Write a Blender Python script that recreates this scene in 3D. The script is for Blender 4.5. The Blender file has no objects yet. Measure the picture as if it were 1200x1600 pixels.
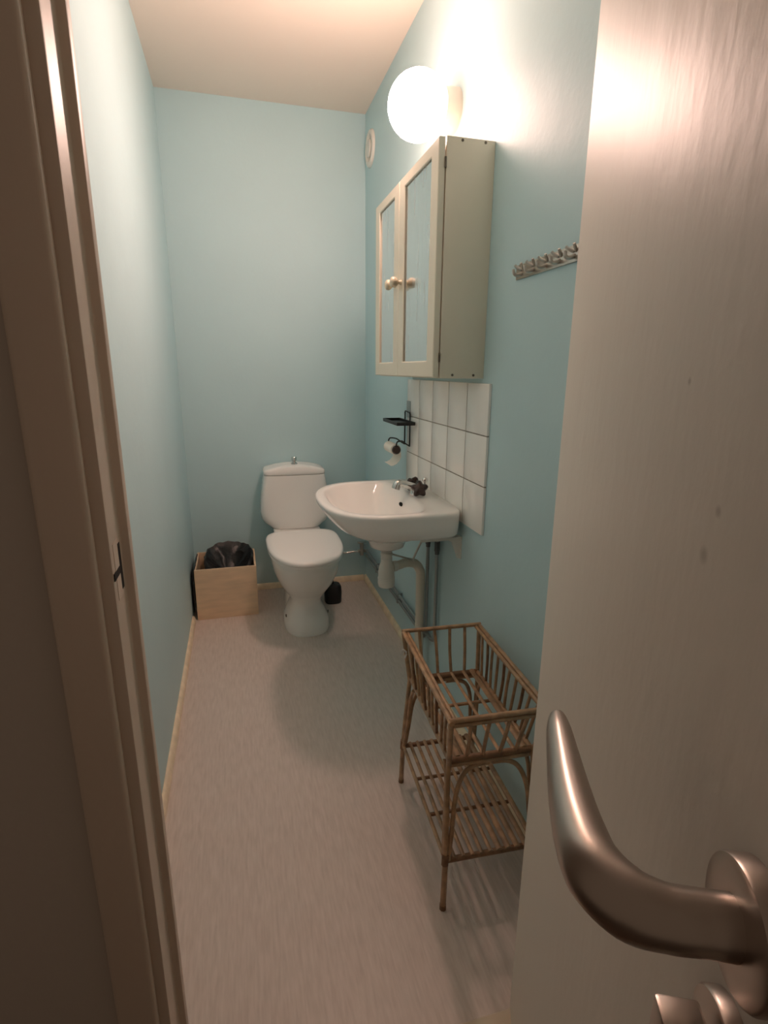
import bpy, bmesh, math, random
from mathutils import Vector, Matrix, noise
random.seed(4)
sc = bpy.context.scene
COL = sc.collection

# ------------------------------------------------------------------ camera
CAM_H = 1.205
FPX = 842.0                                   # focal length in pixels of the 1200x1600 frame
R = Matrix(((0.9659656, -0.05897253, 0.25185849),
            (-0.25856778, -0.2475817, 0.93372694),
            (0.00729132, -0.9670706, -0.2544038)))     # picture axes (right, down, forward) -> world
cd = bpy.data.cameras.new('camera'); cam = bpy.data.objects.new('camera', cd); COL.objects.link(cam)
cd.sensor_fit = 'VERTICAL'; cd.sensor_height = 36.0; cd.lens = FPX / 1600 * 36.0
cd.clip_start = 0.01; cd.clip_end = 50
r0, r1, r2 = R.col[0], -R.col[1], -R.col[2]
cam.matrix_world = Matrix(((r0[0], r1[0], r2[0], 0), (r0[1], r1[1], r2[1], 0), (r0[2], r1[2], r2[2], CAM_H), (0, 0, 0, 1)))
sc.camera = cam

# ------------------------------------------------------------------ light and exposure
w = bpy.data.worlds.new('hall_light'); sc.world = w; w.use_nodes = True
w.node_tree.nodes['Background'].inputs[0].default_value = (1.0, 0.72, 0.52, 1)   # dim hall in front of the door
w.node_tree.nodes['Background'].inputs[1].default_value = 0.115
LAMP_COLOR = (1.0, 0.655, 0.55, 1); LAMP_STRENGTH = 139.0
sc.view_settings.view_transform = 'Standard'; sc.view_settings.look = 'None'
sc.view_settings.exposure = 0.0; sc.view_settings.gamma = 1.0; sc.view_settings.use_curve_mapping = False
try:
    sc.cycles.use_denoising = True
    sc.cycles.max_bounces = 16; sc.cycles.diffuse_bounces = 10; sc.cycles.glossy_bounces = 6
    sc.cycles.caustics_reflective = False; sc.cycles.caustics_refractive = False
except Exception:
    pass

# ------------------------------------------------------------------ helpers
XL, XR, YB, H = -0.272, 0.682, 2.93, 2.40
def ray(u, v): return R @ Vector(((u - 600) / FPX, (v - 800) / FPX, 1))
def on_y(u, v, y): r = ray(u, v); return Vector((0, 0, CAM_H)) + r * (y / r.y)
def on_x(u, v, x): r = ray(u, v); return Vector((0, 0, CAM_H)) + r * (x / r.x)

def new_mat(name, col, rough=0.5, metal=0.0, spec=0.5, **k):
    m = bpy.data.materials.new(name); m.use_nodes = True
    nt = m.node_tree; b = nt.nodes['Principled BSDF']
    b.inputs['Base Color'].default_value = (*col, 1); b.inputs['Roughness'].default_value = rough
    b.inputs['Metallic'].default_value = metal; b.inputs['Specular IOR Level'].default_value = spec
    if 'coat' in k: b.inputs['Coat Weight'].default_value = k['coat']; b.inputs['Coat Roughness'].default_value = k.get('coat_rough', 0.1)
    if 'trans' in k: b.inputs['Transmission Weight'].default_value = k['trans']
    return m, nt, b
def vary(m3, scale, amount, col, stretch=(1, 1, 1), detail=4):
    m, nt, b = m3
    tc = nt.nodes.new('ShaderNodeTexCoord'); mp = nt.nodes.new('ShaderNodeMapping'); mp.inputs['Scale'].default_value = stretch
    n = nt.nodes.new('ShaderNodeTexNoise'); n.inputs['Scale'].default_value = scale; n.inputs['Detail'].default_value = detail
    r = nt.nodes.new('ShaderNodeValToRGB')
    lo = tuple(max(0, c * (1 - amount)) for c in col); hi = tuple(min(1, c * (1 + amount)) for c in col)
    r.color_ramp.elements[0].position = 0.3; r.color_ramp.elements[1].position = 0.7
    r.color_ramp.elements[0].color = (*lo, 1); r.color_ramp.elements[1].color = (*hi, 1)
    nt.links.new(tc.outputs['Object'], mp.inputs[0]); nt.links.new(mp.outputs[0], n.inputs['Vector'])
    nt.links.new(n.outputs['Fac'], r.inputs[0]); nt.links.new(r.outputs[0], b.inputs['Base Color'])
    return m3
def bump(m3, layers):
    m, nt, b = m3
    tc = nt.nodes.new('ShaderNodeTexCoord'); prev = None
    for scale, strength, dist, stretch in layers:
        mp = nt.nodes.new('ShaderNodeMapping'); mp.inputs['Scale'].default_value = stretch
        n = nt.nodes.new('ShaderNodeTexNoise'); n.inputs['Scale'].default_value = scale; n.inputs['Detail'].default_value = 3
        bp = nt.nodes.new('ShaderNodeBump'); bp.inputs['Strength'].default_value = strength; bp.inputs['Distance'].default_value = dist
        nt.links.new(tc.outputs['Object'], mp.inputs[0]); nt.links.new(mp.outputs[0], n.inputs['Vector'])
        nt.links.new(n.outputs['Fac'], bp.inputs['Height'])
        if prev: nt.links.new(prev.outputs[0], bp.inputs['Normal'])
        prev = bp
    nt.links.new(prev.outputs[0], b.inputs['Normal'])
    return m3

WALLC = (0.49, 0.665, 0.70)
M = {}
M['wall'] = bump(vary(new_mat('turquoise_wall_paint', WALLC, 0.52, spec=0.35), 3.0, 0.02, WALLC), [(9, 0.25, 0.006, (1, 1, 1)), (60, 0.18, 0.002, (1, 1, 1))])[0]
M['ceiling'] = bump(new_mat('ceiling_paint', (0.82, 0.71, 0.62), 0.7, spec=0.2), [(80, 0.1, 0.001, (1, 1, 1))])[0]
M['hall'] = new_mat('hall_wall_paint', (0.55, 0.50, 0.45), 0.7)[0]
M['hall_floor'] = vary(new_mat('dark_hall_floor', (0.12, 0.08, 0.055), 0.5), 8, 0.3, (0.12, 0.08, 0.055), (1, 6, 1))[0]
def floor_mat():
    m, nt, b = new_mat('vinyl_floor', (0.4, 0.36, 0.33), 0.42, spec=0.4)
    tc = nt.nodes.new('ShaderNodeTexCoord')
    def nz(stretch, scale, detail):
        mp = nt.nodes.new('ShaderNodeMapping'); mp.inputs['Scale'].default_value = stretch
        n = nt.nodes.new('ShaderNodeTexNoise'); n.inputs['Scale'].default_value = scale; n.inputs['Detail'].default_value = detail
        nt.links.new(tc.outputs['Object'], mp.inputs[0]); nt.links.new(mp.outputs[0], n.inputs['Vector']); return n
    a = nz((1, 0.09, 1), 170, 3); c = nz((1, 0.3, 1), 70, 5)
    r = nt.nodes.new('ShaderNodeValToRGB'); e = r.color_ramp.elements
    e[0].position = 0.28; e[0].color = (0.56, 0.475, 0.425, 1); e[1].position = 0.72; e[1].color = (0.71, 0.615, 0.56, 1)
    mid = e.new(0.5); mid.color = (0.64, 0.55, 0.495, 1)
    mx = nt.nodes.new('ShaderNodeMix'); mx.data_type = 'FLOAT'; mx.inputs[0].default_value = 0.4
    nt.links.new(a.outputs['Fac'], mx.inputs[2]); nt.links.new(c.outputs['Fac'], mx.inputs[3])
    nt.links.new(mx.outputs[0], r.inputs[0]); nt.links.new(r.outputs[0], b.inputs['Base Color'])
    bp = nt.nodes.new('ShaderNodeBump'); bp.inputs['Strength'].default_value = 0.15; bp.inputs['Distance'].default_value = 0.001
    nt.links.new(a.outputs['Fac'], bp.inputs['Height']); nt.links.new(bp.outputs[0], b.inputs['Normal'])
    return m
M['floor'] = floor_mat()
BB = (0.85, 0.72, 0.53)
M['baseboard'] = vary(new_mat('varnished_pine_moulding', BB, 0.4), 25, 0.12, BB, (1, 1, 1))[0]
M['frame'] = bump(new_mat('door_frame_paint', (0.66, 0.56, 0.47), 0.38), [(40, 0.2, 0.002, (1, 1, 0.1))])[0]
M['sill'] = new_mat('threshold_varnish', (0.70, 0.58, 0.44), 0.4)[0]
def door_mat():
    m3 = new_mat('glossy_door_paint', (0.74, 0.68, 0.60), 0.46, spec=0.5)
    bump(m3, [(14, 0.35, 0.005, (1, 1, 0.3)), (75, 0.24, 0.0016, (1, 1, 0.6))])
    m, nt, b = m3
    tc = nt.nodes.new('ShaderNodeTexCoord'); prev = None
    for (px, pz, rad) in ((0.495, 1.111, 0.006), (0.503, 1.137, 0.004), (0.44, 1.20, 0.003)):     # small dents in the paint
        d = nt.nodes.new('ShaderNodeVectorMath'); d.operation = 'DISTANCE'; d.inputs[1].default_value = (px, 0, pz)
        nt.links.new(tc.outputs['Object'], d.inputs[0])
        mr = nt.nodes.new('ShaderNodeMapRange'); mr.inputs[1].default_value = rad * 0.3; mr.inputs[2].default_value = rad
        mr.inputs[3].default_value = 0.45; mr.inputs[4].default_value = 0.0
        nt.links.new(d.outputs['Value'], mr.inputs[0])
        if prev:
            ad = nt.nodes.new('ShaderNodeMath'); ad.operation = 'MAXIMUM'
            nt.links.new(prev, ad.inputs[0]); nt.links.new(mr.outputs[0], ad.inputs[1]); prev = ad.outputs[0]
        else: prev = mr.outputs[0]
    mx = nt.nodes.new('ShaderNodeMix'); mx.data_type = 'RGBA'
    mx.inputs[6].default_value = (0.74, 0.68, 0.60, 1); mx.inputs[7].default_value = (0.30, 0.24, 0.19, 1)
    nt.links.new(prev, mx.inputs[0]); nt.links.new(mx.outputs[2], b.inputs['Base Color'])
    return m
M['door'] = door_mat()
M['porcelain'] = new_mat('white_porcelain', (0.88, 0.86, 0.83), 0.10, spec=0.5)[0]
M['seat'] = new_mat('white_seat_plastic', (0.90, 0.87, 0.84), 0.22)[0]
M['plastic'] = new_mat('white_plastic', (0.72, 0.70, 0.64), 0.4)[0]
M['pipe_cream'] = new_mat('cream_pipe_plastic', (0.68, 0.63, 0.53), 0.42)[0]
M['enamel'] = new_mat('white_bracket_enamel', (0.70, 0.69, 0.64), 0.4)[0]
M['chrome'] = new_mat('chrome', (0.75, 0.74, 0.72), 0.14, 1.0)[0]
M['steel'] = vary(new_mat('brushed_steel', (0.62, 0.58, 0.53), 0.34, 1.0), 40, 0.12, (0.62, 0.58, 0.53))[0]
M['alu'] = bump(new_mat('worn_aluminium', (0.50, 0.435, 0.39), 0.33, 1.0), [(90, 0.06, 0.0006, (1, 1, 1))])[0]
M['pipe_grey'] = new_mat('grey_painted_pipe', (0.33, 0.36, 0.36), 0.35, 0.5)[0]
M['nut'] = new_mat('dark_pipe_nut', (0.12, 0.12, 0.12), 0.4, 0.6)[0]
M['brown'] = new_mat('brown_bakelite', (0.035, 0.018, 0.014), 0.25)[0]
M['black'] = new_mat('black_metal_wire', (0.012, 0.012, 0.012), 0.45)[0]
M['hole'] = new_mat('dark_hole', (0.006, 0.005, 0.004), 0.9)[0]
M['bag'] = bump(new_mat('black_bin_bag', (0.012, 0.011, 0.011), 0.36, spec=0.5), [(35, 0.6, 0.006, (1, 1, 1)), (110, 0.3, 0.002, (1, 1, 1))])[0]
PLY = (0.74, 0.55, 0.375)
M['ply'] = vary(new_mat('birch_plywood', PLY, 0.55), 14, 0.10, PLY, (0.5, 1, 3))[0]
CAB = (0.78, 0.71, 0.58)
M['cabinet'] = bump(vary(new_mat('cream_cabinet_paint', CAB, 0.4), 4, 0.03, CAB), [(60, 0.12, 0.001, (1, 1, 0.2))])[0]
def mirror_mat():
    m, nt, b = new_mat('smeared_mirror', (0.80, 0.83, 0.83), 0.12, 1.0)
    tc = nt.nodes.new('ShaderNodeTexCoord'); mp = nt.nodes.new('ShaderNodeMapping'); mp.inputs['Scale'].default_value = (1, 9, 1.1)
    n = nt.nodes.new('ShaderNodeTexNoise'); n.inputs['Scale'].default_value = 6; n.inputs['Detail'].default_value = 5
    mr = nt.nodes.new('ShaderNodeMapRange'); mr.inputs[1].default_value = 0.35; mr.inputs[2].default_value = 0.7; mr.inputs[3].default_value = 0.10; mr.inputs[4].default_value = 0.30
    nt.links.new(tc.outputs['Object'], mp.inputs[0]); nt.links.new(mp.outputs[0], n.inputs['Vector'])
    nt.links.new(n.outputs['Fac'], mr.inputs[0]); nt.links.new(mr.outputs[0], b.inputs['Roughness'])
    return m
M['mirror'] = mirror_mat()
M['knob'] = vary(new_mat('chipped_cream_knob', (0.72, 0.62, 0.46), 0.35), 90, 0.25, (0.72, 0.62, 0.46))[0]
TILE = (0.90, 0.88, 0.84)
M['tile'] = bump(vary(new_mat('white_glazed_tile', TILE, 0.16), 5, 0.03, TILE), [(12, 0.05, 0.002, (1, 1, 1))])[0]
M['grout'] = vary(new_mat('grey_brown_grout', (0.26, 0.23, 0.19), 0.85), 60, 0.25, (0.26, 0.23, 0.19))[0]
CANE = (0.38, 0.225, 0.118)
M['cane'] = vary(new_mat('varnished_rattan', CANE, 0.30, spec=0.5, coat=0.5, coat_rough=0.2), 38, 0.35, CANE)[0]
M['cane_dark'] = vary(new_mat('dark_rattan_binding', (0.22, 0.115, 0.055), 0.45), 60, 0.3, (0.22, 0.115, 0.055))[0]
M['paper'] = new_mat('toilet_paper', (0.80, 0.77, 0.70), 0.9)[0]
M['clear'] = new_mat('clear_plastic', (0.85, 0.85, 0.83), 0.15, trans=0.25)[0]
M['screw'] = new_mat('screw_metal', (0.16, 0.13, 0.10), 0.4, 0.8)[0]
M['base'] = new_mat('lamp_base_porcelain', (0.74, 0.68, 0.60), 0.35)[0]
def globe_mat():
    m = bpy.data.materials.new('lit_opal_glass'); m.use_nodes = True; nt = m.node_tree
    b = nt.nodes['Principled BSDF']; b.inputs['Base Color'].default_value = (0.9, 0.88, 0.84, 1); b.inputs['Roughness'].default_value = 0.15
    b.inputs['Emission Color'].default_value = LAMP_COLOR
    # added falloff: emission weakened on the wall side to curb glow beside the lamp
    tc = nt.nodes.new('ShaderNodeTexCoord'); sp = nt.nodes.new('ShaderNodeSeparateXYZ'); mr = nt.nodes.new('ShaderNodeMapRange')
    mr.inputs[1].default_value = LX - XR - 0.06; mr.inputs[2].default_value = LX - XR + 0.032
    mr.inputs[3].default_value = LAMP_STRENGTH; mr.inputs[4].default_value = LAMP_STRENGTH * 0.04
    nt.links.new(tc.outputs['Object'], sp.inputs[0]); nt.links.new(sp.outputs[0], mr.inputs[0]); nt.links.new(mr.outputs[0], b.inputs['Emission Strength'])
    return m

def mat4(loc, rz=0): return Matrix.Translation(Vector(loc)) @ Matrix.Rotation(rz, 4, 'Z')
WM = {}
def thing(name, label=None, cat=None, loc=(0, 0, 0), rz=0, group=None, kind=None):
    o = bpy.data.objects.new(name, None); COL.objects.link(o); o.empty_display_size = 0.05
    o.location = loc; o.rotation_euler = (0, 0, rz); WM[o] = mat4(loc, rz); tag(o, label, cat, group, kind); return o
def tag(o, label=None, cat=None, group=None, kind=None):
    if label: o['label'] = label
    if cat: o['category'] = cat
    if group: o['group'] = group
    if kind: o['kind'] = kind
    return o
def obj(name, bm, mat, parent=None, sharp=35, origin=None, local=False):
    """One mesh object. Shapes come in world coordinates (or, with local=True, in the parent's)."""
    bmesh.ops.remove_doubles(bm, verts=bm.verts, dist=1e-6)
    bmesh.ops.recalc_face_normals(bm, faces=bm.faces)
    me = bpy.data.meshes.new(name)
    pm = WM.get(parent, Matrix.Identity(4)) if parent else Matrix.Identity(4)
    if not local: bm.transform(pm.inverted())
    loc = Vector((0, 0, 0))
    if origin is not None:
        loc = Vector(origin) if (local or not parent) else pm.inverted() @ Vector(origin)
        bm.transform(Matrix.Translation(-loc))
    bm.to_mesh(me); bm.free()
    me.materials.append(M[mat])
    for p in me.polygons: p.use_smooth = True
    me.set_sharp_from_angle(angle=math.radians(sharp))
    o = bpy.data.objects.new(name, me); COL.objects.link(o); o.location = loc
    if parent: o.parent = parent
    WM[o] = pm @ Matrix.Translation(loc)
    return o
def center(bm):
    n = max(1, len(bm.verts)); c = Vector((0, 0, 0))
    for v in bm.verts: c += v.co
    return c / n
def box(bm, a, b, bev=0.0, seg=2):
    a, b = Vector(a), Vector(b); t = bmesh.new()
    bmesh.ops.create_cube(t, size=1)
    for v in t.verts: v.co = Vector([(a[i] + b[i]) / 2 + v.co[i] * abs(b[i] - a[i]) for i in range(3)])
    if bev > 0: bmesh.ops.bevel(t, geom=list(t.edges), offset=bev, segments=seg, profile=0.5, affect='EDGES')
    me = bpy.data.meshes.new('tmp'); t.to_mesh(me); t.free(); bm.from_mesh(me); bpy.data.meshes.remove(me)
    return bm
def loft(bm, rings, cap0=True, cap1=True, closed=True):
    rows = [[bm.verts.new(p) for p in r] for r in rings]; n = len(rows[0])
    for i in range(len(rows) - 1):
        for k in range(n if closed else n - 1):
            q = (rows[i][k], rows[i][(k + 1) % n], rows[i + 1][(k + 1) % n], rows[i + 1][k])
            try: bm.faces.new(q)
            except ValueError: pass
    if cap0: bm.faces.new(rows[0][::-1])
    if cap1: bm.faces.new(rows[-1])
    return bm
def smooth_path(pts, per=6):
    P = [Vector(p) for p in pts]
    if len(P) < 3: return P
    out = []
    for i in range(len(P) - 1):
        p0, p1, p2, p3 = P[max(i - 1, 0)], P[i], P[i + 1], P[min(i + 2, len(P) - 1)]
        for k in range(per):
            t = k / per
            out.append(0.5 * ((2 * p1) + (p2 - p0) * t + (2 * p0 - 5 * p1 + 4 * p2 - p3) * t * t + (3 * p1 - p0 - 3 * p2 + p3) * t ** 3))
    out.append(P[-1]); return out
def tube(bm, pts, rad, seg=8, smooth=True, per=6, flat=1.0, up=None):
    P = smooth_path(pts, per) if smooth else [Vector(p) for p in pts]
    n = len(P); rs = rad if isinstance(rad, (list, tuple)) else [rad]
    def rr(i):
        t = i / max(1, n - 1) * (len(rs) - 1); k = min(int(t), len(rs) - 1); f = t - k
        return rs[k] * (1 - f) + rs[min(k + 1, len(rs) - 1)] * f
    T0 = (P[1] - P[0]).normalized(); ref = Vector(up) if up else (Vector((0, 0, 1)) if abs(T0.z) < 0.9 else Vector((1, 0, 0)))
    N = (ref - T0 * ref.dot(T0)).normalized(); rings = []
    for i, p in enumerate(P):
        T = (P[min(i + 1, n - 1)] - P[max(i - 1, 0)]).normalized()
        N = (N - T * N.dot(T)).normalized(); B = T.cross(N); r = rr(i)
        rings.append([p + (N * math.cos(2 * math.pi * k / seg) * r * flat + B * math.sin(2 * math.pi * k / seg) * r) for k in range(seg)])
    return loft(bm, rings)
def lathe(bm, prof, c=(0, 0, 0), axis='Z', seg=28):
    """prof: list of (radius, height along axis)."""
    c = Vector(c); rings = []
    ax = {'Z': (Vector((1, 0, 0)), Vector((0, 1, 0)), Vector((0, 0, 1))), '-X': (Vector((0, 1, 0)), Vector((0, 0, 1)), Vector((-1, 0, 0))),
          'Y': (Vector((1, 0, 0)), Vector((0, 0, 1)), Vector((0, 1, 0)))}[axis] if isinstance(axis, str) else axis
    for r, h in prof:
        r = max(r, 1e-5)
        rings.append([c + ax[2] * h + ax[0] * math.cos(2 * math.pi * k / seg) * r + ax[1] * math.sin(2 * math.pi * k / seg) * r for k in range(seg)])
    return loft(bm, rings)
def prism(bm, poly, fn, t0, t1):
    return loft(bm, [[fn(p, t0) for p in poly], [fn(p, t1) for p in poly]])
def sup(cx, cy, z, a, b, n=2.0, seg=48, af=None, nb=None, bf=None):
    """superellipse ring; b = half length towards +y (back), bf towards -y (front)."""
    out = []
    for k in range(seg):
        t = 2 * math.pi * k / seg; c, s = math.cos(t), math.sin(t)
        bb = b if s >= 0 else (bf if bf is not None else b); nn = (nb if nb and s >= 0 else n)
        out.append(Vector((cx + a * math.copysign(abs(c) ** (2 / nn), c), cy + bb * math.copysign(abs(s) ** (2 / nn), s), z)))
    return out
B = bmesh.new

# ------------------------------------------------------------------ the room
FY0, FY1 = 0.646, 0.712                       # hall face and inner face of the front wall
o = obj('floor', box(B(), (XL - 0.1, FY0, -0.05), (XR + 0.1, YB + 0.1, 0)), 'floor'); o['kind'] = 'structure'
o = obj('floor', box(B(), (-1.3, -1.2, -0.05), (1.5, FY0, 0)), 'hall_floor'); o['kind'] = 'structure'
o = obj('ceiling', box(B(), (XL - 0.1, FY1, H), (XR + 0.1, YB + 0.1, H + 0.05)), 'ceiling'); o['kind'] = 'structure'
o = obj('wall_left', box(B(), (XL - 0.1, FY1, 0), (XL, YB, H)), 'wall'); o['kind'] = 'structure'
wall_right = obj('wall_right', box(B(), (XR, FY1, 0), (XR + 0.1, YB, H)), 'wall'); wall_right['kind'] = 'structure'
o = obj('wall_back', box(B(), (XL - 0.1, YB, 0), (XR + 0.1, YB + 0.1, H)), 'wall'); o['kind'] = 'structure'
JL, JR, JT = -0.182, 0.528, 2.06              # outer sides of the door frame
b = B(); box(b, (-1.3, FY0, 0), (JL, FY1, H)); box(b, (JR, FY0, 0), (1.5, FY1, H)); box(b, (JL, FY0, JT), (JR, FY1, H))
o = obj('wall_front', b, 'hall'); o['kind'] = 'structure'
# painted inner lining of the front wall
b = B(); box(b, (XL, FY1, 0), (JL, FY1 + 0.004, H)); box(b, (JR, FY1, 0), (XR, FY1 + 0.004, H)); box(b, (JL, FY1, JT), (JR, FY1 + 0.004, H))
o = obj('wall_front', b, 'wall'); o['kind'] = 'structure'

def moulding(name, a, bb, inward):
    """small rounded pine moulding between two floor points along a wall"""
    a, bb, inn = Vector(a), Vector(bb), Vector(inward)
    prof = [(0, 0), (0.014, 0), (0.0145, 0.010), (0.012, 0.022), (0.008, 0.029), (0.004, 0.032), (0, 0.032)]
    bm = B(); loft(bm, [[a + inn * p[0] + Vector((0, 0, p[1])) for p in prof], [bb + inn * p[0] + Vector((0, 0, p[1])) for p in prof]])
    o = obj(name, bm, 'baseboard', sharp=50); o['kind'] = 'structure'; return o
moulding('baseboard_left', (XL, FY1 + 0.004, 0), (XL, 2.585, 0), (1, 0, 0))
moulding('baseboard_back', (XL + 0.0, YB, 0), (XR - 0.015, YB, 0), (0, -1, 0))
moulding('baseboard_right', (XR, FY1 + 0.004, 0), (XR, YB, 0), (-1, 0, 0))

# door frame: jamb profiles with a rebate and a stop
def jamb(name, xo, xa, xb):
    s = 1 if xb > xo else -1
    P = [(xo, FY0), (xa - s * 0.003, FY0), (xa - s * 0.0008, FY0 + 0.0008), (xa, FY0 + 0.003), (xa, 0.696), (xa + s * 0.001, 0.699), (xa + s * 0.003, 0.70),
         (xb - s * 0.003, 0.70), (xb - s * 0.0008, 0.7008), (xb, 0.703), (xb, FY1 + 0.002), (xb - s * 0.004, FY1 + 0.006), (xo, FY1 + 0.006)]
    bm = B(); prism(bm, P, lambda p, z: Vector((p[0], p[1], z)), 0, JT)
    o = obj(name, bm, 'frame', sharp=30); o['kind'] = 'structure'; return o
jl = jamb('trim_1', JL, -0.150, -0.1390)
jamb('trim_2', JR, 0.496, 0.478)
b = B(); box(b, (-0.150, FY0, 2.03), (0.496, FY1 + 0.006, JT), 0.002); box(b, (-0.139, 0.70, 2.012), (0.478, FY1 + 0.006, 2.03), 0.002)
o = obj('trim_3', b, 'frame'); o['kind'] = 'structure'
# strike plate slot in the left jamb
zc = 0.972
b = B(); box(b, (-0.1512, 0.6580, zc - 0.036), (-0.1494, 0.6915, zc + 0.034)); obj('strike_plate', b, 'frame', jl)
b = B(); box(b, (-0.1500, 0.6800, zc - 0.030), (-0.1490, 0.6900, zc + 0.028)); box(b, (-0.1500, 0.6480, zc - 0.008), (-0.1490, 0.6810, zc + 0.001)); obj('strike_hole', b, 'hole', jl)
def architrave(name, x0, x1, z0, z1, right_round):
    bm = B(); box(bm, (x0, FY0 - 0.014, z0), (x1, FY0, z1), 0.0065, 4)
    o = obj(name, bm, 'frame'); o['kind'] = 'structure'
architrave('trim_4', -0.2165, -0.1635, 0, 2.11, True)
architrave('trim_5', 0.510, 0.563, 0, 2.11, False)
b = B(); box(b, (-0.1635, FY0 - 0.014, 2.045), (0.510, FY0, 2.11), 0.004, 3); o = obj('trim_6', b, 'frame'); o['kind'] = 'structure'
# threshold
P = [(0.585, 0), (0.587, 0.012), (0.60, 0.022), (0.655, 0.022), (0.668, 0.018), (0.676, 0.008), (0.678, 0)]
b = B(); prism(b, P, lambda p, x: Vector((x, p[0], p[1])), -0.1495, 0.4775); o = obj('trim_7', b, 'sill', sharp=50); o['kind'] = 'structure'

# wall tiles (splashback), each a piece of the right wall
TY, TZ, PY, PZ = 1.392, 0.733, 0.1506, 0.1464
b = B(); box(b, (XR - 0.0070, TY + 0.005, TZ + 0.005), (XR, TY + 5 * PY - 0.005, TZ + 3 * PZ - 0.005)); obj('grout', b, 'grout', wall_right)
tile_me = None
for j in range(3):
    for i in range(5):
        c = Vector((XR - 0.0042, TY + (i + 0.5) * PY, TZ + (j + 0.5) * PZ))
        if tile_me is None:
            b = B(); box(b, (-0.0042, -PY / 2 + 0.0020, -PZ / 2 + 0.0017), (0.0040, PY / 2 - 0.0020, PZ / 2 - 0.0017), 0.0011, 2)
            t = obj('tile', b, 'tile', wall_right, local=True); tile_me = t.data
        else:
            t = bpy.data.objects.new('tile', tile_me); COL.objects.link(t); t.parent = wall_right
        t.location = c + Vector((random.uniform(-0.0002, 0.0002), 0, 0))

# ------------------------------------------------------------------ the open door
HX, HY = 0.438, 0.67; TH = math.atan2(-0.912, -0.409)
door = thing('door_1', 'white gloss-painted door standing open into the hall, with metal lever', None, (HX, HY, 0), TH, kind='structure')
b = B(); box(b, (0, 0, 0.032), (0.645, 0.04, 2.02), 0.003, 3); obj('door_leaf', b, 'door', door, local=True)
HS, HZ = 0.600, 0.986                        # handle position along the leaf and above the floor (local y < 0 is the face we see)
AX = (Vector((1, 0, 0)), Vector((0, 0, 1)), Vector((0, -1, 0)))
b = B(); lathe(b, [(0.0275, 0.0), (0.0275, 0.0085), (0.0268, 0.0098), (0.0255, 0.0104), (0.014, 0.0106)], (HS, 0, HZ), AX, 48); ros = obj('rosette', b, 'alu', door, local=True)
pts = [(HS, -0.010, HZ), (HS, -0.022, HZ), (HS, -0.036, HZ), (HS - 0.004, -0.050, HZ), (HS - 0.017, -0.0605, HZ), (HS - 0.036, -0.0635, HZ), (HS - 0.062, -0.0640, HZ), (HS - 0.090, -0.0630, HZ), (HS - 0.116, -0.0618, HZ), (HS - 0.131, -0.0608, HZ)]
rad = [0.0115, 0.0114, 0.0118, 0.0134, 0.0138, 0.0128, 0.0114, 0.0096, 0.0078, 0.0050]
b = B(); tube(b, pts, rad, 24, per=6, up=(0, 0, 1), flat=1.15)
pe = Vector(pts[-1]); obj('lever', b, 'alu', door, sharp=60, local=True)
b = B(); lathe(b, [(0.0235, 0), (0.0235, 0.006), (0.0225, 0.0075), (0.0205, 0.008), (0.005, 0.008)], (HS, 0, 0.916), AX, 40); obj('lock_rosette', b, 'alu', door, local=True)
b = B(); lathe(b, [(0.0075, 0.007), (0.0075, 0.014)], (HS, 0, 0.916), AX, 20); box(b, (HS - 0.008, -0.032, 0.898), (HS + 0.008, -0.0125, 0.934), 0.002, 2); obj('thumb_turn', b, 'alu', door, local=True)

# ------------------------------------------------------------------ wall lamp
LY, LZ, LX, LR = 1.745, 1.955, 0.566, 0.090
M['globe'] = globe_mat()
lamp = thing('wall_lamp', 'lit white glass globe lamp on a round base above the mirror cabinet', 'lamp', (XR, LY, LZ))
b = B(); lathe(b, [(0.058, 0), (0.058, 0.026), (0.056, 0.030), (0.056, 0.046), (0.050, 0.050)], (XR, LY, LZ), '-X', 40); obj('lamp_base', b, 'base', lamp)
b = B(); bmesh.ops.create_uvsphere(b, u_segments=48, v_segments=32, radius=LR); b.transform(Matrix.Translation((LX, LY, LZ))); obj('globe', b, 'globe', lamp, sharp=80)

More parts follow.
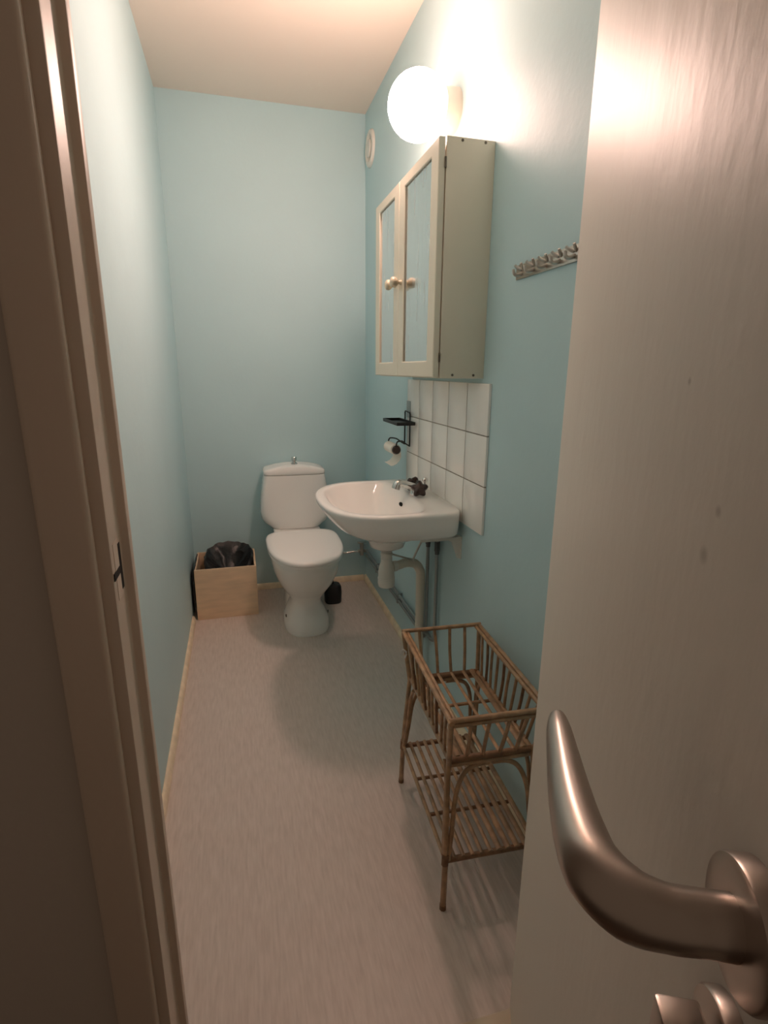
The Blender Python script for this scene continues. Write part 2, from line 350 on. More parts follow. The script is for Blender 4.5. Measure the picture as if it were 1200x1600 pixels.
# ------------------------------------------------------------------ mirror cabinet
CX0, CY0, CY1, CZ0, CZ1 = 0.549, 1.453, 2.106, 1.184, 1.776
cab = thing('mirror_cabinet', 'cream wall cabinet with two mirror doors hanging above the basin', 'cabinet', (XR, (CY0 + CY1) / 2, CZ0))
b = B(); T = 0.014
box(b, (CX0, CY0, CZ0), (XR, CY0 + T, CZ1), 0.0015); box(b, (CX0, CY1 - T, CZ0), (XR, CY1, CZ1), 0.0015)
box(b, (CX0, CY0 + T, CZ0), (XR, CY1 - T, CZ0 + T)); box(b, (CX0, CY0 + T, CZ1 - T), (XR, CY1 - T, CZ1)); box(b, (XR - 0.006, CY0 + T, CZ0 + T), (XR, CY1 - T, CZ1 - T))
obj('cabinet_body', b, 'cabinet', cab)
def cab_door(y0, y1, ky, hy):
    x0, x1 = 0.5285, 0.5455; z0, z1 = CZ0 + 0.003, CZ1 - 0.003
    my0, my1, mz0, mz1 = y0 + 0.056, y1 - 0.056, 1.232, 1.742
    b = B()
    # outer and inner rings of the frame, with a chamfer towards the mirror
    def ring(x, a0, a1, c0, c1): return [Vector((x, a0, c0)), Vector((x, a1, c0)), Vector((x, a1, c1)), Vector((x, a0, c1))]
    loft(b, [ring(x1, y0, y1, z0, z1), ring(x0 + 0.002, y0, y1, z0, z1), ring(x0, y0 + 0.002, y1 - 0.002, z0 + 0.002, z1 - 0.002),
             ring(x0, my0 - 0.003, my1 + 0.003, mz0 - 0.003, mz1 + 0.003), ring(x0 + 0.002, my0, my1, mz0, mz1), ring(x0 + 0.0065, my0, my1, mz0, mz1)], cap0=True, cap1=False)
    d = obj('cabinet_door', b, 'cabinet', cab, sharp=25)
    b = B(); box(b, (x0 + 0.0055, my0 - 0.0, mz0), (x0 + 0.0085, my1, mz1)); m = obj('mirror_panel', b, 'mirror', d)
    b = B(); lathe(b, [(0.0085, 0), (0.0065, 0.004), (0.006, 0.010), (0.011, 0.014), (0.0155, 0.020), (0.0165, 0.026), (0.0145, 0.032), (0.009, 0.0355), (0.002, 0.036)], (x0, ky, 1.476), '-X', 28); obj('knob', b, 'knob', d)
    for z in (1.240, 1.716):
        b = B(); tube(b, [(x1 + 0.001, hy, z - 0.012), (x1 + 0.001, hy, z + 0.012)], 0.0028, 8, smooth=False); obj('hinge', b, 'screw', d)
cab_door(CY0 + 0.002, 1.8015, 1.772, CY0 - 0.0005)
cab_door(1.8035, CY1 - 0.002, 1.834, CY1 + 0.0005)
for (u, v) in ((723, 219), (759, 223), (706.6, 586), (739.5, 586.5)):
    p = on_y(u, v, CY0); b = B(); lathe(b, [(0.0036, -0.001), (0.0036, 0.0008), (0.0018, 0.0012)], p, (Vector((1, 0, 0)), Vector((0, 0, 1)), Vector((0, -1, 0))), 12); obj('screw', b, 'screw', cab)

# ------------------------------------------------------------------ air vent
b = B(); c = (XR, 2.812, 2.215)
vent = thing('air_vent', 'round pinkish-white air valve high on the wall by the corner', 'vent', c)
lathe(b, [(0.078, 0), (0.078, 0.004), (0.074, 0.011), (0.066, 0.014), (0.056, 0.012), (0.050, 0.004), (0.049, 0.001)], c, '-X', 40); obj('vent_ring', b, 'plastic', vent)
b = B(); lathe(b, [(0.012, 0.001), (0.012, 0.006), (0.036, 0.007), (0.038, 0.010), (0.034, 0.015), (0.012, 0.018), (0.002, 0.018)], c, '-X', 40); obj('vent_disc', b, 'plastic', vent)

# ------------------------------------------------------------------ hook rail
rail = thing('hook_rail', 'narrow metal coat hook rail on the turquoise wall by the door', 'hook rail', (XR, 1.08, 1.437))
b = B(); box(b, (XR - 0.004, 0.868, 1.4205), (XR, 1.292, 1.4535), 0.0015); obj('rail_plate', b, 'steel', rail)
for i in range(8):
    y = 1.262 - i * 0.0535
    b = B()
    tube(b, [(XR - 0.003, y, 1.432), (XR - 0.016, y, 1.4275), (XR - 0.024, y, 1.430), (XR - 0.027, y, 1.440)], [0.0048, 0.0044, 0.004, 0.0034], 8, up=(0, 1, 0))
    tube(b, [(XR - 0.003, y + 0.004, 1.441), (XR - 0.012, y + 0.012, 1.447), (XR - 0.016, y + 0.014, 1.452)], [0.004, 0.0036, 0.003], 8)
    tube(b, [(XR - 0.003, y - 0.004, 1.441), (XR - 0.012, y - 0.012, 1.447), (XR - 0.016, y - 0.014, 1.452)], [0.004, 0.0036, 0.003], 8)
    obj('hook', b, 'steel', rail, sharp=60)

# ------------------------------------------------------------------ wash basin
BX, BY = 0.470, 1.788
def bring(z, cx, af, ab, hb, nf=2.5, nbk=9.0, seg=72):
    """ring: af reaches the front (-x), ab the wall side, hb half width along y"""
    out = []
    for k in range(seg):
        t = 2 * math.pi * k / seg; c, s = math.cos(t), math.sin(t); n = nf if c < 0 else nbk; a = af if c < 0 else ab
        out.append(Vector((cx + a * math.copysign(abs(c) ** (2 / n), c), BY + hb * math.copysign(abs(s) ** (2 / n), s), z)))
    return out
basin = thing('wash_basin', 'white porcelain wall basin in front of the tiles', 'basin', (XR, BY, 0.69))
DX = 0.493
rings = [bring(0.588, DX, 0.030, 0.030, 0.030, 2, 2), bring(0.588, DX, 0.050, 0.052, 0.052, 2, 2), bring(0.593, DX, 0.060, 0.062, 0.062, 2, 2), bring(0.628, DX, 0.072, 0.075, 0.075, 2, 2.2),
         bring(0.640, 0.49, 0.105, 0.10, 0.125, 2.1, 2.5), bring(0.662, 0.48, 0.130, 0.14, 0.178, 2.2, 3.2), bring(0.684, 0.475, 0.155, 0.185, 0.232, 2.3, 6), bring(0.690, 0.470, 0.162, 0.203, 0.262, 2.4, 8.5),
         bring(0.700, BX, 0.174, 0.204, 0.272), bring(0.728, BX, 0.200, 0.204, 0.277), bring(0.760, BX, 0.222, 0.204, 0.281), bring(0.768, BX, 0.2245, 0.204, 0.282), bring(0.774, BX, 0.223, 0.203, 0.280),
         bring(0.777, BX, 0.218, 0.200, 0.275), bring(0.7768, 0.463, 0.187, 0.118, 0.252, 2.6, 5.0), bring(0.775, 0.462, 0.181, 0.112, 0.247, 2.6, 5.0), bring(0.768, 0.460, 0.174, 0.104, 0.240, 2.6, 4.8), bring(0.745, 0.458, 0.158, 0.092, 0.222, 2.5, 4.2),
         bring(0.705, 0.462, 0.130, 0.076, 0.170, 2.3, 3.0), bring(0.672, 0.470, 0.100, 0.060, 0.115, 2.1, 2.5), bring(0.652, 0.482, 0.060, 0.040, 0.055, 2, 2), bring(0.648, DX, 0.026, 0.026, 0.026, 2, 2)]
b = B(); loft(b, rings, True, True); bas = obj('basin_bowl', b, 'porcelain', basin, sharp=50)
b = B(); lathe(b, [(0.021, 0), (0.021, 0.003), (0.016, 0.004), (0.004, 0.0035)], (DX, BY, 0.6485), 'Z', 24); obj('drain_ring', b, 'chrome', basin)
p = Vector((0.5465, 1.795, 0.741))
b = B(); t = bmesh.new(); bmesh.ops.create_uvsphere(t, u_segments=16, v_segments=10, radius=1)
for v in t.verts: v.co = Vector((v.co.x * 0.006, v.co.y * 0.015, v.co.z * 0.0075)) + p
me = bpy.data.meshes.new('t'); t.to_mesh(me); t.free(); b.from_mesh(me); obj('overflow_hole', b, 'hole', basin)
b = B(); tube(b, [on_y(662, 838, 1.81), on_y(646, 872, 1.81), on_y(645, 879, 1.81)], 0.0042, 8, smooth=False); tube(b, [on_y(646, 875, 1.81), on_y(613, 866, 1.795)], 0.0034, 8, smooth=False)
obj('waste_linkage', b, 'steel', basin)
for yb_, lab in ((1.562, 'white steel wall bracket under the basin edge beside the water pipes'), (2.012, 'white steel wall bracket under the basin edge towards the toilet')):
    P = [(0.545, 0.6815), (XR, 0.6815), (XR, 0.607), (XR - 0.010, 0.607), (XR - 0.030, 0.663), (XR - 0.045, 0.671), (0.545, 0.671)]
    b = B(); prism(b, P, lambda p, y: Vector((p[0], y, p[1])), yb_ - 0.003, yb_ + 0.003); box(b, (XR - 0.003, yb_ - 0.012, 0.607), (XR, yb_ + 0.012, 0.681)); box(b, (0.56, yb_ - 0.012, 0.6795), (XR, yb_ + 0.012, 0.6825))
    tag(obj('basin_bracket', b, 'enamel', origin=(XR, yb_, 0.607)), lab, 'bracket', 'basin brackets')

# mixer tap
TX, TYc = 0.603, 1.786
tap = thing('mixer_tap', 'chrome basin mixer tap with two dark brown star handles', 'tap', (TX, TYc, 0.776))
b = B(); lathe(b, [(0.026, 0.7765), (0.026, 0.781), (0.023, 0.786), (0.021, 0.800), (0.016, 0.806), (0.004, 0.808)], (TX, TYc, 0), 'Z', 28)
tube(b, [(TX, TYc - 0.042, 0.797), (TX, TYc + 0.042, 0.797)], 0.0135, 16, smooth=False); obj('tap_body', b, 'chrome', tap)
b = B(); tube(b, [(TX - 0.005, TYc, 0.800), (TX - 0.030, TYc + 0.002, 0.810), (TX - 0.058, TYc + 0.003, 0.818), (TX - 0.072, TYc + 0.003, 0.816), (TX - 0.078, TYc + 0.003, 0.800)], [0.0145, 0.0135, 0.0125, 0.0140, 0.0145], 14, up=(0, 1, 0)); obj('spout', b, 'chrome', tap, sharp=60)
def star(c, d):
    d = Vector(d).normalized(); u = d.orthogonal().normalized(); v = d.cross(u); prof = [(0.010, 0), (0.024, 0.003), (0.026, 0.010), (0.024, 0.019), (0.014, 0.024), (0.004, 0.0245)]
    rr = []
    for r, h in prof:
        rr.append([Vector(c) + d * h + (u * math.cos(a) + v * math.sin(a)) * r * (1 + 0.20 * math.cos(5 * a) * (r > 0.012)) * 1.02 for a in [2 * math.pi * k / 40 for k in range(40)]])
    return loft(B(), rr)
for s in (-1, 1):
    h = obj('tap_handle', star((TX - 0.003, TYc + s * 0.040, 0.800), (-0.35, s * 0.75, 0.62)), 'brown', tap, sharp=60)
b = B(); tube(b, [(TX + 0.030, TYc, 0.777), (TX + 0.030, TYc, 0.822)], 0.0035, 10, smooth=False); lathe(b, [(0.004, 0.820), (0.009, 0.824), (0.010, 0.831), (0.006, 0.836), (0.001, 0.837)], (TX + 0.030, TYc, 0), 'Z', 18); obj('waste_knob', b, 'chrome', tap)

# trap and waste pipe
trap = thing('waste_trap', 'white plastic bottle trap under the basin with cream waste pipe to the floor', 'drain pipe', (DX, BY, 0))
b = B(); lathe(b, [(0.034, 0.587), (0.034, 0.580), (0.031, 0.578)], (DX, BY, 0), 'Z', 28); obj('collar', b, 'steel', trap)
b = B(); lathe(b, [(0.0195, 0.579), (0.0195, 0.566), (0.022, 0.565), (0.022, 0.556), (0.0200, 0.554), (0.0205, 0.530), (0.026, 0.515), (0.0295, 0.495), (0.0300, 0.470), (0.0315, 0.469), (0.0312, 0.448), (0.0285, 0.436), (0.018, 0.432), (0.002, 0.431)], (DX, BY, 0), 'Z', 32); obj('trap_body', b, 'plastic', trap)
b = B(); lathe(b, [(0.0205, 0.548), (0.0215, 0.546), (0.0215, 0.543), (0.0205, 0.541)], (DX, BY, 0), 'Z', 28); obj('trap_ring', b, 'enamel', trap)
b = B(); tube(b, [(DX + 0.018, BY + 0.004, 0.507), (DX + 0.05, BY + 0.012, 0.508), (DX + 0.085, BY + 0.026, 0.510), (DX + 0.122, BY + 0.038, 0.498), (DX + 0.143, BY + 0.044, 0.470), (DX + 0.149, BY + 0.046, 0.430), (DX + 0.149, BY + 0.046, 0.20), (DX + 0.149, BY + 0.046, 0.0)], [0.0155, 0.0165, 0.0175, 0.0175, 0.0175, 0.0175, 0.0175, 0.0175], 18); obj('waste_pipe', b, 'pipe_cream', trap, sharp=60)
b = B(); tube(b, [(DX + 0.024, BY + 0.005, 0.507), (DX + 0.040, BY + 0.009, 0.5075)], 0.0195, 18, smooth=False); obj('union_nut', b, 'plastic', trap)

# water pipes
for (y, z, dx, lab) in ((1.826, 0.178, 0.012, 'thin grey water pipe beside the cream waste pipe, running low along the wall'), (1.735, 0.206, 0.010, 'thin grey water pipe farther from the waste pipe, running low along the wall')):
    x = XR - dx - 0.004
    wp = thing('water_pipe', lab, 'pipe', (x, y, z), group='water pipes under the basin')
    b = B(); tube(b, [(x, y, 0.675), (x, y, 0.45), (x, y, z + 0.05), (x, y + 0.006, z + 0.014), (x, y + 0.03, z), (x, y + 0.09, z), (x, 2.3, z), (x, 2.78, z), (x, 2.85, z)], 0.0068, 10, per=5); obj('pipe', b, 'pipe_grey', wp, sharp=60)
    b = B(); tube(b, [(x, y, 0.610), (x, y, 0.574)], 0.0105, 6, smooth=False); tube(b, [(x, y, 0.574), (x, y, 0.562)], 0.0085, 10, smooth=False); obj('pipe_nut', b, 'nut', wp)
    for yy in (2.2, 2.6):
        b = B(); box(b, (x - 0.009, yy - 0.006, z - 0.010), (XR, yy + 0.006, z + 0.010), 0.002); obj('pipe_clip', b, 'pipe_grey', wp)
# stop valve of the toilet
sv = thing('stop_valve', 'chrome stop valve and supply pipe in the corner behind the basin', 'valve', (0.64, 2.895, 0.19))
b = B(); tube(b, [(0.40, 2.905, 0.196), (0.50, 2.900, 0.196), (0.56, 2.896, 0.188), (0.60, 2.890, 0.193), (0.648, 2.888, 0.193)], 0.0055, 10); obj('supply_pipe', b, 'chrome', sv, sharp=60)
b = B(); tube(b, [(0.648, 2.888, 0.168), (0.648, 2.888, 0.245)], 0.011, 12, smooth=False); tube(b, [(0.625, 2.888, 0.193), (0.672, 2.888, 0.193)], 0.010, 6, smooth=False); obj('valve_body', b, 'steel', sv)
b = B(); box(b, (0.622, 2.878, 0.243), (0.674, 2.898, 0.251), 0.002); obj('valve_handle', b, 'chrome', sv)

# ------------------------------------------------------------------ toilet
WX = 0.268
wc = thing('toilet', 'white porcelain toilet with closed lid standing against the turquoise wall', 'toilet', (WX, 2.5, 0))
rings = [sup(WX, 2.46, 0.0, 0.108, 0.16, 2.6, bf=0.168), sup(WX, 2.46, 0.012, 0.110, 0.16, 2.6, bf=0.171), sup(WX, 2.46, 0.045, 0.106, 0.16, 2.5, bf=0.160), sup(WX, 2.46, 0.085, 0.088, 0.15, 2.4, bf=0.137), sup(WX, 2.46, 0.125, 0.072, 0.14, 2.3, bf=0.122),
         sup(WX, 2.46, 0.155, 0.078, 0.145, 2.2, bf=0.128), sup(WX, 2.455, 0.20, 0.105, 0.16, 2.2, bf=0.170), sup(WX, 2.45, 0.25, 0.131, 0.175, 2.2, bf=0.225), sup(WX, 2.445, 0.30, 0.148, 0.185, 2.2, bf=0.268), sup(WX, 2.44, 0.35, 0.157, 0.19, 2.3, bf=0.293), sup(WX, 2.435, 0.385, 0.160, 0.195, 2.3, bf=0.302), sup(WX, 2.435, 0.395, 0.157, 0.192, 2.3, bf=0.299)]
b = B(); loft(b, rings); obj('bowl', b, 'porcelain', wc, sharp=60)
b = B(); loft(b, [sup(WX, 2.70, 0.0, 0.085, 0.14, 3.5), sup(WX, 2.70, 0.15, 0.075, 0.14, 3.5), sup(WX, 2.71, 0.28, 0.095, 0.16, 3.5), sup(WX, 2.72, 0.352, 0.118, 0.19, 4), sup(WX, 2.72, 0.388, 0.122, 0.19, 4), sup(WX, 2.72, 0.393, 0.118, 0.186, 4)]); obj('pedestal_back', b, 'porcelain', wc, sharp=60)
yc, hb = 2.832, 0.088
b = B(); loft(b, [sup(WX, yc, 0.394, 0.124, hb - 0.012, 5), sup(WX, yc, 0.412, 0.142, hb - 0.004, 5), sup(WX, yc, 0.430, 0.164, hb, 5), sup(WX, yc, 0.452, 0.178, hb, 5), sup(WX, yc, 0.490, 0.183, hb, 5.5), sup(WX, yc, 0.560, 0.176, hb, 6), sup(WX, yc, 0.620, 0.167, hb, 6), sup(WX, yc, 0.680, 0.157, hb, 6)]); obj('cistern', b, 'porcelain', wc, sharp=60)
# cistern lid: arched across its width
rr = []
for f, z0, arch in ((0.985, 0.6825, 0), (1.005, 0.684, 0), (1.01, 0.692, 0.006), (1.0, 0.699, 0.016), (0.95, 0.703, 0.022), (0.7, 0.705, 0.024), (0.3, 0.706, 0.025), (0.02, 0.706, 0.025)):
    ring = sup(WX, yc, z0, 0.157 * f, hb * f, 6)
    for p in ring: p.z += arch * (1 - ((p.x - WX) / 0.160) ** 2)
    rr.append(ring)
b = B(); loft(b, rr); obj('cistern_lid', b, 'porcelain', wc, sharp=50)
b = B(); lathe(b, [(0.017, 0.729), (0.017, 0.735), (0.010, 0.738), (0.010, 0.745), (0.0145, 0.749), (0.0145, 0.764), (0.012, 0.768), (0.002, 0.768)], (WX + 0.002, yc - 0.03, 0), 'Z', 22); obj('flush_knob', b, 'chrome', wc)
def seat_ring(z, f, g=0):
    ring = sup(WX - 0.002, 2.43, z, 0.172 * f, 0.175 * f, 2.35, bf=0.325 * f, nb=4.0, seg=64)
    return ring
b = B(); loft(b, [seat_ring(0.397, 0.97), seat_ring(0.399, 0.985), seat_ring(0.410, 0.985), seat_ring(0.412, 0.975)]); obj('seat', b, 'seat', wc, sharp=50)
b = B(); loft(b, [seat_ring(0.412, 0.985), seat_ring(0.414, 1.0), seat_ring(0.422, 1.005), seat_ring(0.429, 0.99), seat_ring(0.4325, 0.955), seat_ring(0.4345, 0.85), seat_ring(0.4355, 0.5), seat_ring(0.436, 0.1)]); obj('seat_lid', b, 'seat', wc, sharp=50)
for s in (-1, 1):
    b = B(); tube(b, [(WX + s * 0.075 - 0.02, 2.615, 0.408), (WX + s * 0.075 + 0.02, 2.615, 0.408)], 0.011, 12, smooth=False); obj('seat_hinge', b, 'seat', wc)
    b = B(); lathe(b, [(0.0075, 0), (0.0075, 0.004), (0.003, 0.006)], (WX + s * 0.098, 2.40, 0.068), (Vector((0, 1, 0)), Vector((0, 0, 1)), Vector((s, -0.1, 0.45))), 12); obj('floor_bolt', b, 'screw', wc)

# toilet brush
br = thing('toilet_brush', 'dark toilet brush in its holder on the floor behind the toilet', 'toilet brush', (0.437, 2.66, 0))
b = B(); loft(b, [sup(0.437, 2.66, 0.0, 0.040, 0.038, 3), sup(0.437, 2.66, 0.006, 0.044, 0.042, 3), sup(0.437, 2.66, 0.06, 0.046, 0.044, 3), sup(0.437, 2.66, 0.088, 0.044, 0.042, 3), sup(0.437, 2.66, 0.100, 0.037, 0.035, 2.6), sup(0.437, 2.66, 0.103, 0.012, 0.012, 2)]); obj('brush_holder', b, 'black', br, sharp=50)
b = B(); tube(b, [(0.437, 2.66, 0.10), (0.431, 2.665, 0.24), (0.428, 2.668, 0.36)], [0.006, 0.005, 0.007], 10); obj('brush_handle', b, 'black', br)

# ------------------------------------------------------------------ bin
BXA, BXB, BYA, BYB, BH = -0.249, 0.045, 2.597, 2.875, 0.262
bn = thing('waste_box', 'square plywood box used as a bin in the corner beside the toilet', 'bin', ((BXA + BXB) / 2, BYA, 0))
t_ = 0.009
for nm, a, c in (('front_panel', (BXA, BYA, 0), (BXB, BYA + t_, BH)), ('back_panel', (BXA, BYB - t_, 0), (BXB, BYB, BH)), ('side_panel', (BXA, BYA + t_, 0), (BXA + t_, BYB - t_, BH)), ('side_panel', (BXB - t_, BYA + t_, 0), (BXB, BYB - t_, BH)), ('bottom_panel', (BXA + t_, BYA + t_, 0), (BXB - t_, BYB - t_, 0.009))):
    b = B(); box(b, a, c, 0.0008, 1); obj(nm, b, 'ply', bn)
bc = Vector(((BXA + BXB) / 2 + 0.015, (BYA + BYB) / 2 + 0.002, 0))
def bag_ring(f, zf, amp, seg=72):
    out = []
    for k in range(seg):
        t = 2 * math.pi * k / seg; c, s = math.cos(t), math.sin(t)
        x = bc.x + 0.115 * f * math.copysign(abs(c) ** 0.62, c); y = bc.y + 0.122 * f * math.copysign(abs(s) ** 0.62, s)
        back = 0.5 + 0.5 * s; right = 0.5 + 0.5 * c
        crest = 0.236 + 0.068 * back ** 0.8 + 0.014 * right * back
        z = zf(crest)
        d = noise.noise_vector(Vector((x * 18, y * 18, z * 18))) * amp + noise.noise_vector(Vector((x * 45, y * 45, z * 45))) * amp * 0.45
        out.append(Vector((x, y, z)) + Vector((d.x, d.y, d.z * 0.9)))
    return out
rr = [bag_ring(0.95, lambda c: 0.02, 0.0), bag_ring(1.0, lambda c: 0.10, 0.004), bag_ring(1.03, lambda c: c - 0.05, 0.006), bag_ring(1.06, lambda c: c - 0.022, 0.008), bag_ring(1.04, lambda c: c - 0.005, 0.011), bag_ring(0.96, lambda c: c + 0.004, 0.013), bag_ring(0.86, lambda c: c - 0.008, 0.016),
      bag_ring(0.72, lambda c: c - 0.030, 0.020), bag_ring(0.55, lambda c: c - 0.055, 0.022), bag_ring(0.34, lambda c: 0.205, 0.020), bag_ring(0.12, lambda c: 0.195, 0.012), bag_ring(0.02, lambda c: 0.193, 0.0)]
b = B(); loft(b, rr); bg = tag(obj('bin_bag', b, 'bag', sharp=40, origin=(bc.x, bc.y, 0.02)), 'black plastic bin bag lining the plywood box', 'bin bag')
# edge of the bag hanging down between the box and the wall
rows = []
for i in range(9):
    y = 2.606 + i * 0.030; rows.append([Vector((x + 0.0012 * math.sin(i * 2.1 + z * 40), y, z)) for x, z in ((BXA + 0.004, BH + 0.001), (BXA - 0.003, BH + 0.002), (BXA - 0.009, BH - 0.02), (BXA - 0.011, 0.17), (BXA - 0.011, 0.10), (BXA - 0.008, 0.045), (BXA - 0.0045, 0.045), (BXA - 0.0045, 0.10), (BXA - 0.0045, 0.17), (BXA - 0.0035, BH - 0.02))])
b = B(); loft(b, rows); obj('bag_edge', b, 'bag', bg, sharp=60)

# ------------------------------------------------------------------ paper holder
ph = thing('paper_holder', 'black wire toilet paper holder with a small tray on the tiles', 'paper holder', (0.673, 2.12, 0.905))
xw = 0.6715
b = B(); box(b, (0.6715, 2.098, 1.020), (0.6735, 2.146, 1.086), 0.0006, 1); obj('adhesive_plate', b, 'pipe_grey', ph)
b = B()
tube(b, [(xw - 0.003, 2.088, 0.905), (xw - 0.003, 2.088, 1.034), (xw - 0.003, 2.092, 1.040), (xw - 0.003, 2.152, 1.044), (xw - 0.003, 2.156, 1.038), (xw - 0.003, 2.156, 0.905)], 0.0030, 8, smooth=False); obj('wire_frame', b, 'black', ph)
b = B()
ty0, ty1, tx0, tx1, tz = 2.005, 2.215, 0.590, 0.664, 1.001
box(b, (tx0, ty0, tz - 0.003), (tx1, ty1, tz), 0.001, 1)
for a, c in (((tx0, ty0, tz), (tx0 + 0.003, ty1, tz + 0.010)), ((tx1 - 0.003, ty0, tz), (tx1, ty1, tz + 0.010)), ((tx0 + 0.003, ty0, tz), (tx1 - 0.003, ty0 + 0.003, tz + 0.010)), ((tx0 + 0.003, ty1 - 0.003, tz), (tx1 - 0.003, ty1, tz + 0.010))): box(b, a, c)
obj('tray', b, 'black', ph)
RX, RZ, RY0, RY1 = 0.605, 0.897, 2.068, 2.176
for y, yr in ((2.088, RY0 - 0.005), (2.156, RY1 + 0.005)):
    b = B(); tube(b, [(xw - 0.003, y, 0.907), (0.652, y, 0.917), (0.635, y + (yr - y) * 0.3, 0.929), (0.618, yr, 0.931), (0.609, yr, 0.928), (RX, yr, 0.915), (RX, yr, RZ)], 0.0028, 8); obj('roll_arm', b, 'black', ph)
b = B(); tube(b, [(RX, RY0 - 0.016, RZ), (RX, RY1 + 0.010, RZ)], 0.008, 12, smooth=False); lathe(b, [(0.004, -0.021), (0.014, -0.018), (0.0180, -0.010), (0.0180, -0.006), (0.012, -0.002), (0.004, -0.001)], (RX, RY0, RZ), 'Y', 24); obj('roll_spindle', b, 'brown', ph)
rl = thing('toilet_roll', 'almost used-up toilet roll with a hanging end on the black holder', 'toilet roll', (RX, RY0, RZ))
b = B(); lathe(b, [(0.0165, 0), (0.0215, 0.0005), (0.0215, RY1 - RY0 - 0.0005), (0.0165, RY1 - RY0)], (RX, RY0, RZ), 'Y', 32); obj('paper_roll', b, 'paper', rl)
b = B(); prof = [(RX + 0.0210, RZ + 0.004), (RX + 0.0225, RZ - 0.012), (RX + 0.024, RZ - 0.030), (RX + 0.017, RZ - 0.046), (RX + 0.006, RZ - 0.058), (RX - 0.008, RZ - 0.065), (RX - 0.018, RZ - 0.066)]
rows = [[Vector((x, RY0 + 0.003, z)) for x, z in prof] + [Vector((x - 0.0012, RY0 + 0.003, z + 0.0008)) for x, z in prof[::-1]], [Vector((x, RY1 - 0.003, z)) for x, z in prof] + [Vector((x - 0.0012, RY1 - 0.003, z + 0.0008)) for x, z in prof[::-1]]]
loft(b, rows); obj('paper_end', b, 'paper', rl, sharp=60)

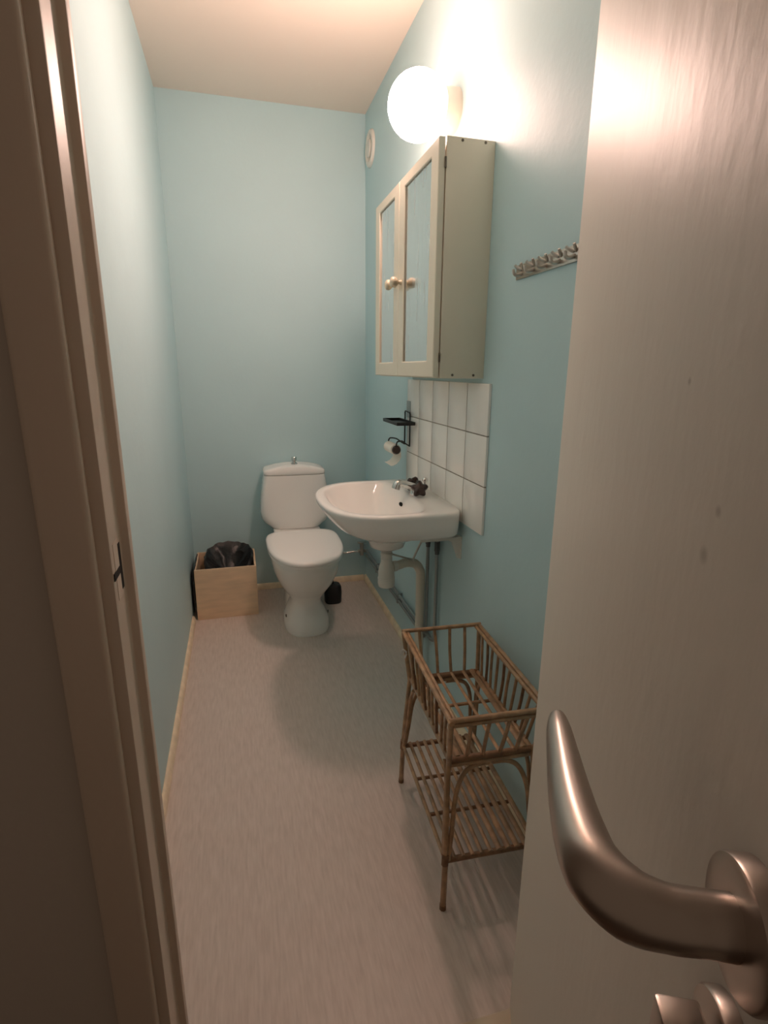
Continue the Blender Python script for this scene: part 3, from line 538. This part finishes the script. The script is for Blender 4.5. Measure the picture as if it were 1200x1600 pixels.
# ------------------------------------------------------------------ rattan stand
ct = thing('rattan_stand', 'small rattan basket stand with an open slatted shelf below, beside the wall', 'stand', (0.514, 1.100, 0), math.radians(-3))
def L(name, pts, r, mat='cane', seg=8, smooth=True, flat=1.0, up=None, per=5):
    b = B(); tube(b, pts, r, seg, smooth, per, flat, up); return obj(name, b, mat, ct, sharp=60, local=True)
TW, TL, TZ_ = 0.112, 0.204, 0.497             # half width, half length, height of the top rim
BW, BL, BZ = 0.098, 0.166, 0.372              # the basket's bottom
FW, FL = 0.112, 0.203                         # feet
SW, SL, SZ = 0.110, 0.196, 0.135              # shelf
for s in (-1, 1):
    L('top_rim', [(s * TW, -TL - 0.006, TZ_), (s * TW, TL + 0.006, TZ_)], 0.0062, smooth=False)
    L('top_rim', [(s * (TW - 0.011), -TL + 0.004, TZ_ - 0.002), (s * (TW - 0.011), TL - 0.004, TZ_ - 0.002)], 0.0052, smooth=False)
    L('top_rim', [(-TW - 0.004, s * TL, TZ_ + 0.003), (TW + 0.004, s * TL, TZ_ + 0.003)], 0.0060, smooth=False)
    if s < 0: L('top_rim', [(-TW + 0.006, s * TL, TZ_ - 0.009), (TW - 0.006, s * TL, TZ_ - 0.009)], 0.0050, smooth=False)
    L('bottom_rim', [(s * BW, -BL - 0.006, BZ), (s * BW, BL + 0.006, BZ)], 0.0065, smooth=False)
    L('bottom_rim', [(-BW - 0.005, s * BL, BZ), (BW + 0.005, s * BL, BZ)], 0.0078, 'cane_dark', smooth=False)
    L('bottom_rim', [(-BW - 0.003, s * BL, BZ - 0.013), (BW + 0.003, s * BL, BZ - 0.013)], 0.0055, smooth=False)
    for t in (-1, 1):
        L('corner_post', [(s * (BW + 0.002), t * (BL + 0.003), BZ - 0.012), (s * TW, t * TL, TZ_)], 0.0066, smooth=False)
        L('leg', [(s * FW, t * FL, 0), (s * (FW - 0.003), t * (FL - 0.006), 0.14), (s * (BW + 0.006), t * (BL + 0.010), 0.30), (s * (BW + 0.002), t * (BL + 0.004), BZ + 0.004)], [0.0074, 0.0072, 0.0068, 0.0062])
        L('leg_foot', [(s * FW, t * FL, 0.0), (s * FW, t * (FL - 0.0005), 0.012)], 0.0082, 'cane_dark', smooth=False)
        L('leg_binding', [(s * (FW - 0.002), t * (FL - 0.005), 0.122), (s * (FW - 0.003), t * (FL - 0.006), 0.150)], 0.0086, 'cane_dark', smooth=False)
        # bent brace from the lower leg up under the basket's end, and one along its side
        L('leg_brace', [(s * (FW - 0.010), t * (FL - 0.004), 0.135), (s * (FW - 0.018), t * (FL - 0.012), 0.21), (s * (FW - 0.026), t * (BL + 0.016), 0.285), (s * (FW - 0.044), t * (BL + 0.006), 0.332), (s * 0.040, t * (BL + 0.001), 0.350), (s * 0.004, t * BL, 0.352)], 0.0056)
        L('leg_brace', [(s * (FW - 0.002), t * (FL - 0.016), 0.140), (s * (BW + 0.006), t * (FL - 0.034), 0.23), (s * (BW + 0.002), t * (BL - 0.008), 0.315), (s * BW, t * (BL - 0.030), 0.352)], 0.0052)
    n = 10
    for i in range(1, n + 1):
        f = -1 + 2 * i / (n + 1)
        L('spindle', [(s * (BW + 0.001), f * BL, BZ), (s * (BW + 0.006 + 0.002 * math.sin(i * 2.3)), f * (BL + TL) / 2 + 0.002 * math.sin(i * 1.7), (BZ + TZ_) / 2), (s * (TW - 0.004), f * TL, TZ_)], 0.0040, 'cane' if i % 3 else 'cane_dark', 7)
    for i in range(1, 5):
        f = -1 + 2 * i / 5
        L('spindle', [(f * BW, s * BL, BZ), (f * (BW + TW) / 2 + 0.002 * math.sin(i * 3.1 + s), s * (BL + TL) / 2, (BZ + TZ_) / 2), (f * TW, s * (TL - 0.002), TZ_)], 0.0045, 'cane', 7)
for i, (f, r) in enumerate(((-0.80, 0.0072), (-0.58, 0.0060), (-0.20, 0.0046), (0.20, 0.0046), (0.56, 0.0052), (0.82, 0.0078))):
    L('bottom_slat', [(f * BW, -BL, BZ + 0.006), (f * BW, BL, BZ + 0.006)], r, seg=8, smooth=False, flat=0.6, up=(0, 0, 1))
L('crossbar', [(-BW, 0.03, BZ - 0.003), (BW, 0.03, BZ - 0.003)], 0.0045, smooth=False)
for s in (-1, 1):
    L('shelf_rail', [(-SW - 0.004, s * SL, SZ - 0.004), (SW + 0.004, s * SL, SZ - 0.004)], 0.0068, 'cane_dark', smooth=False)
for y in (0.062, -0.062):
    L('crossbar', [(-SW + 0.004, y, SZ - 0.006), (SW - 0.004, y, SZ - 0.006)], 0.0046, 'cane_dark', smooth=False)
for i in range(11):
    f = -1 + 2 * i / 10
    L('shelf_slat', [(f * SW, -SL - 0.004, SZ + 0.002), (f * SW, SL + 0.004, SZ + 0.002)], 0.0050 if i < 6 else 0.0075, smooth=False, flat=0.7, up=(0, 0, 1))
b = B(); tube(b, [(-TW - 0.004, TL - 0.050, 0.462), (-TW - 0.014, TL - 0.048, 0.470), (-TW - 0.017, TL - 0.046, 0.456), (-TW - 0.009, TL - 0.047, 0.444), (-TW - 0.004, TL - 0.050, 0.458)], 0.0030, 6); tg = obj('plastic_tag', b, 'clear', ct, local=True); tg['label'] = 'torn clear plastic tag'
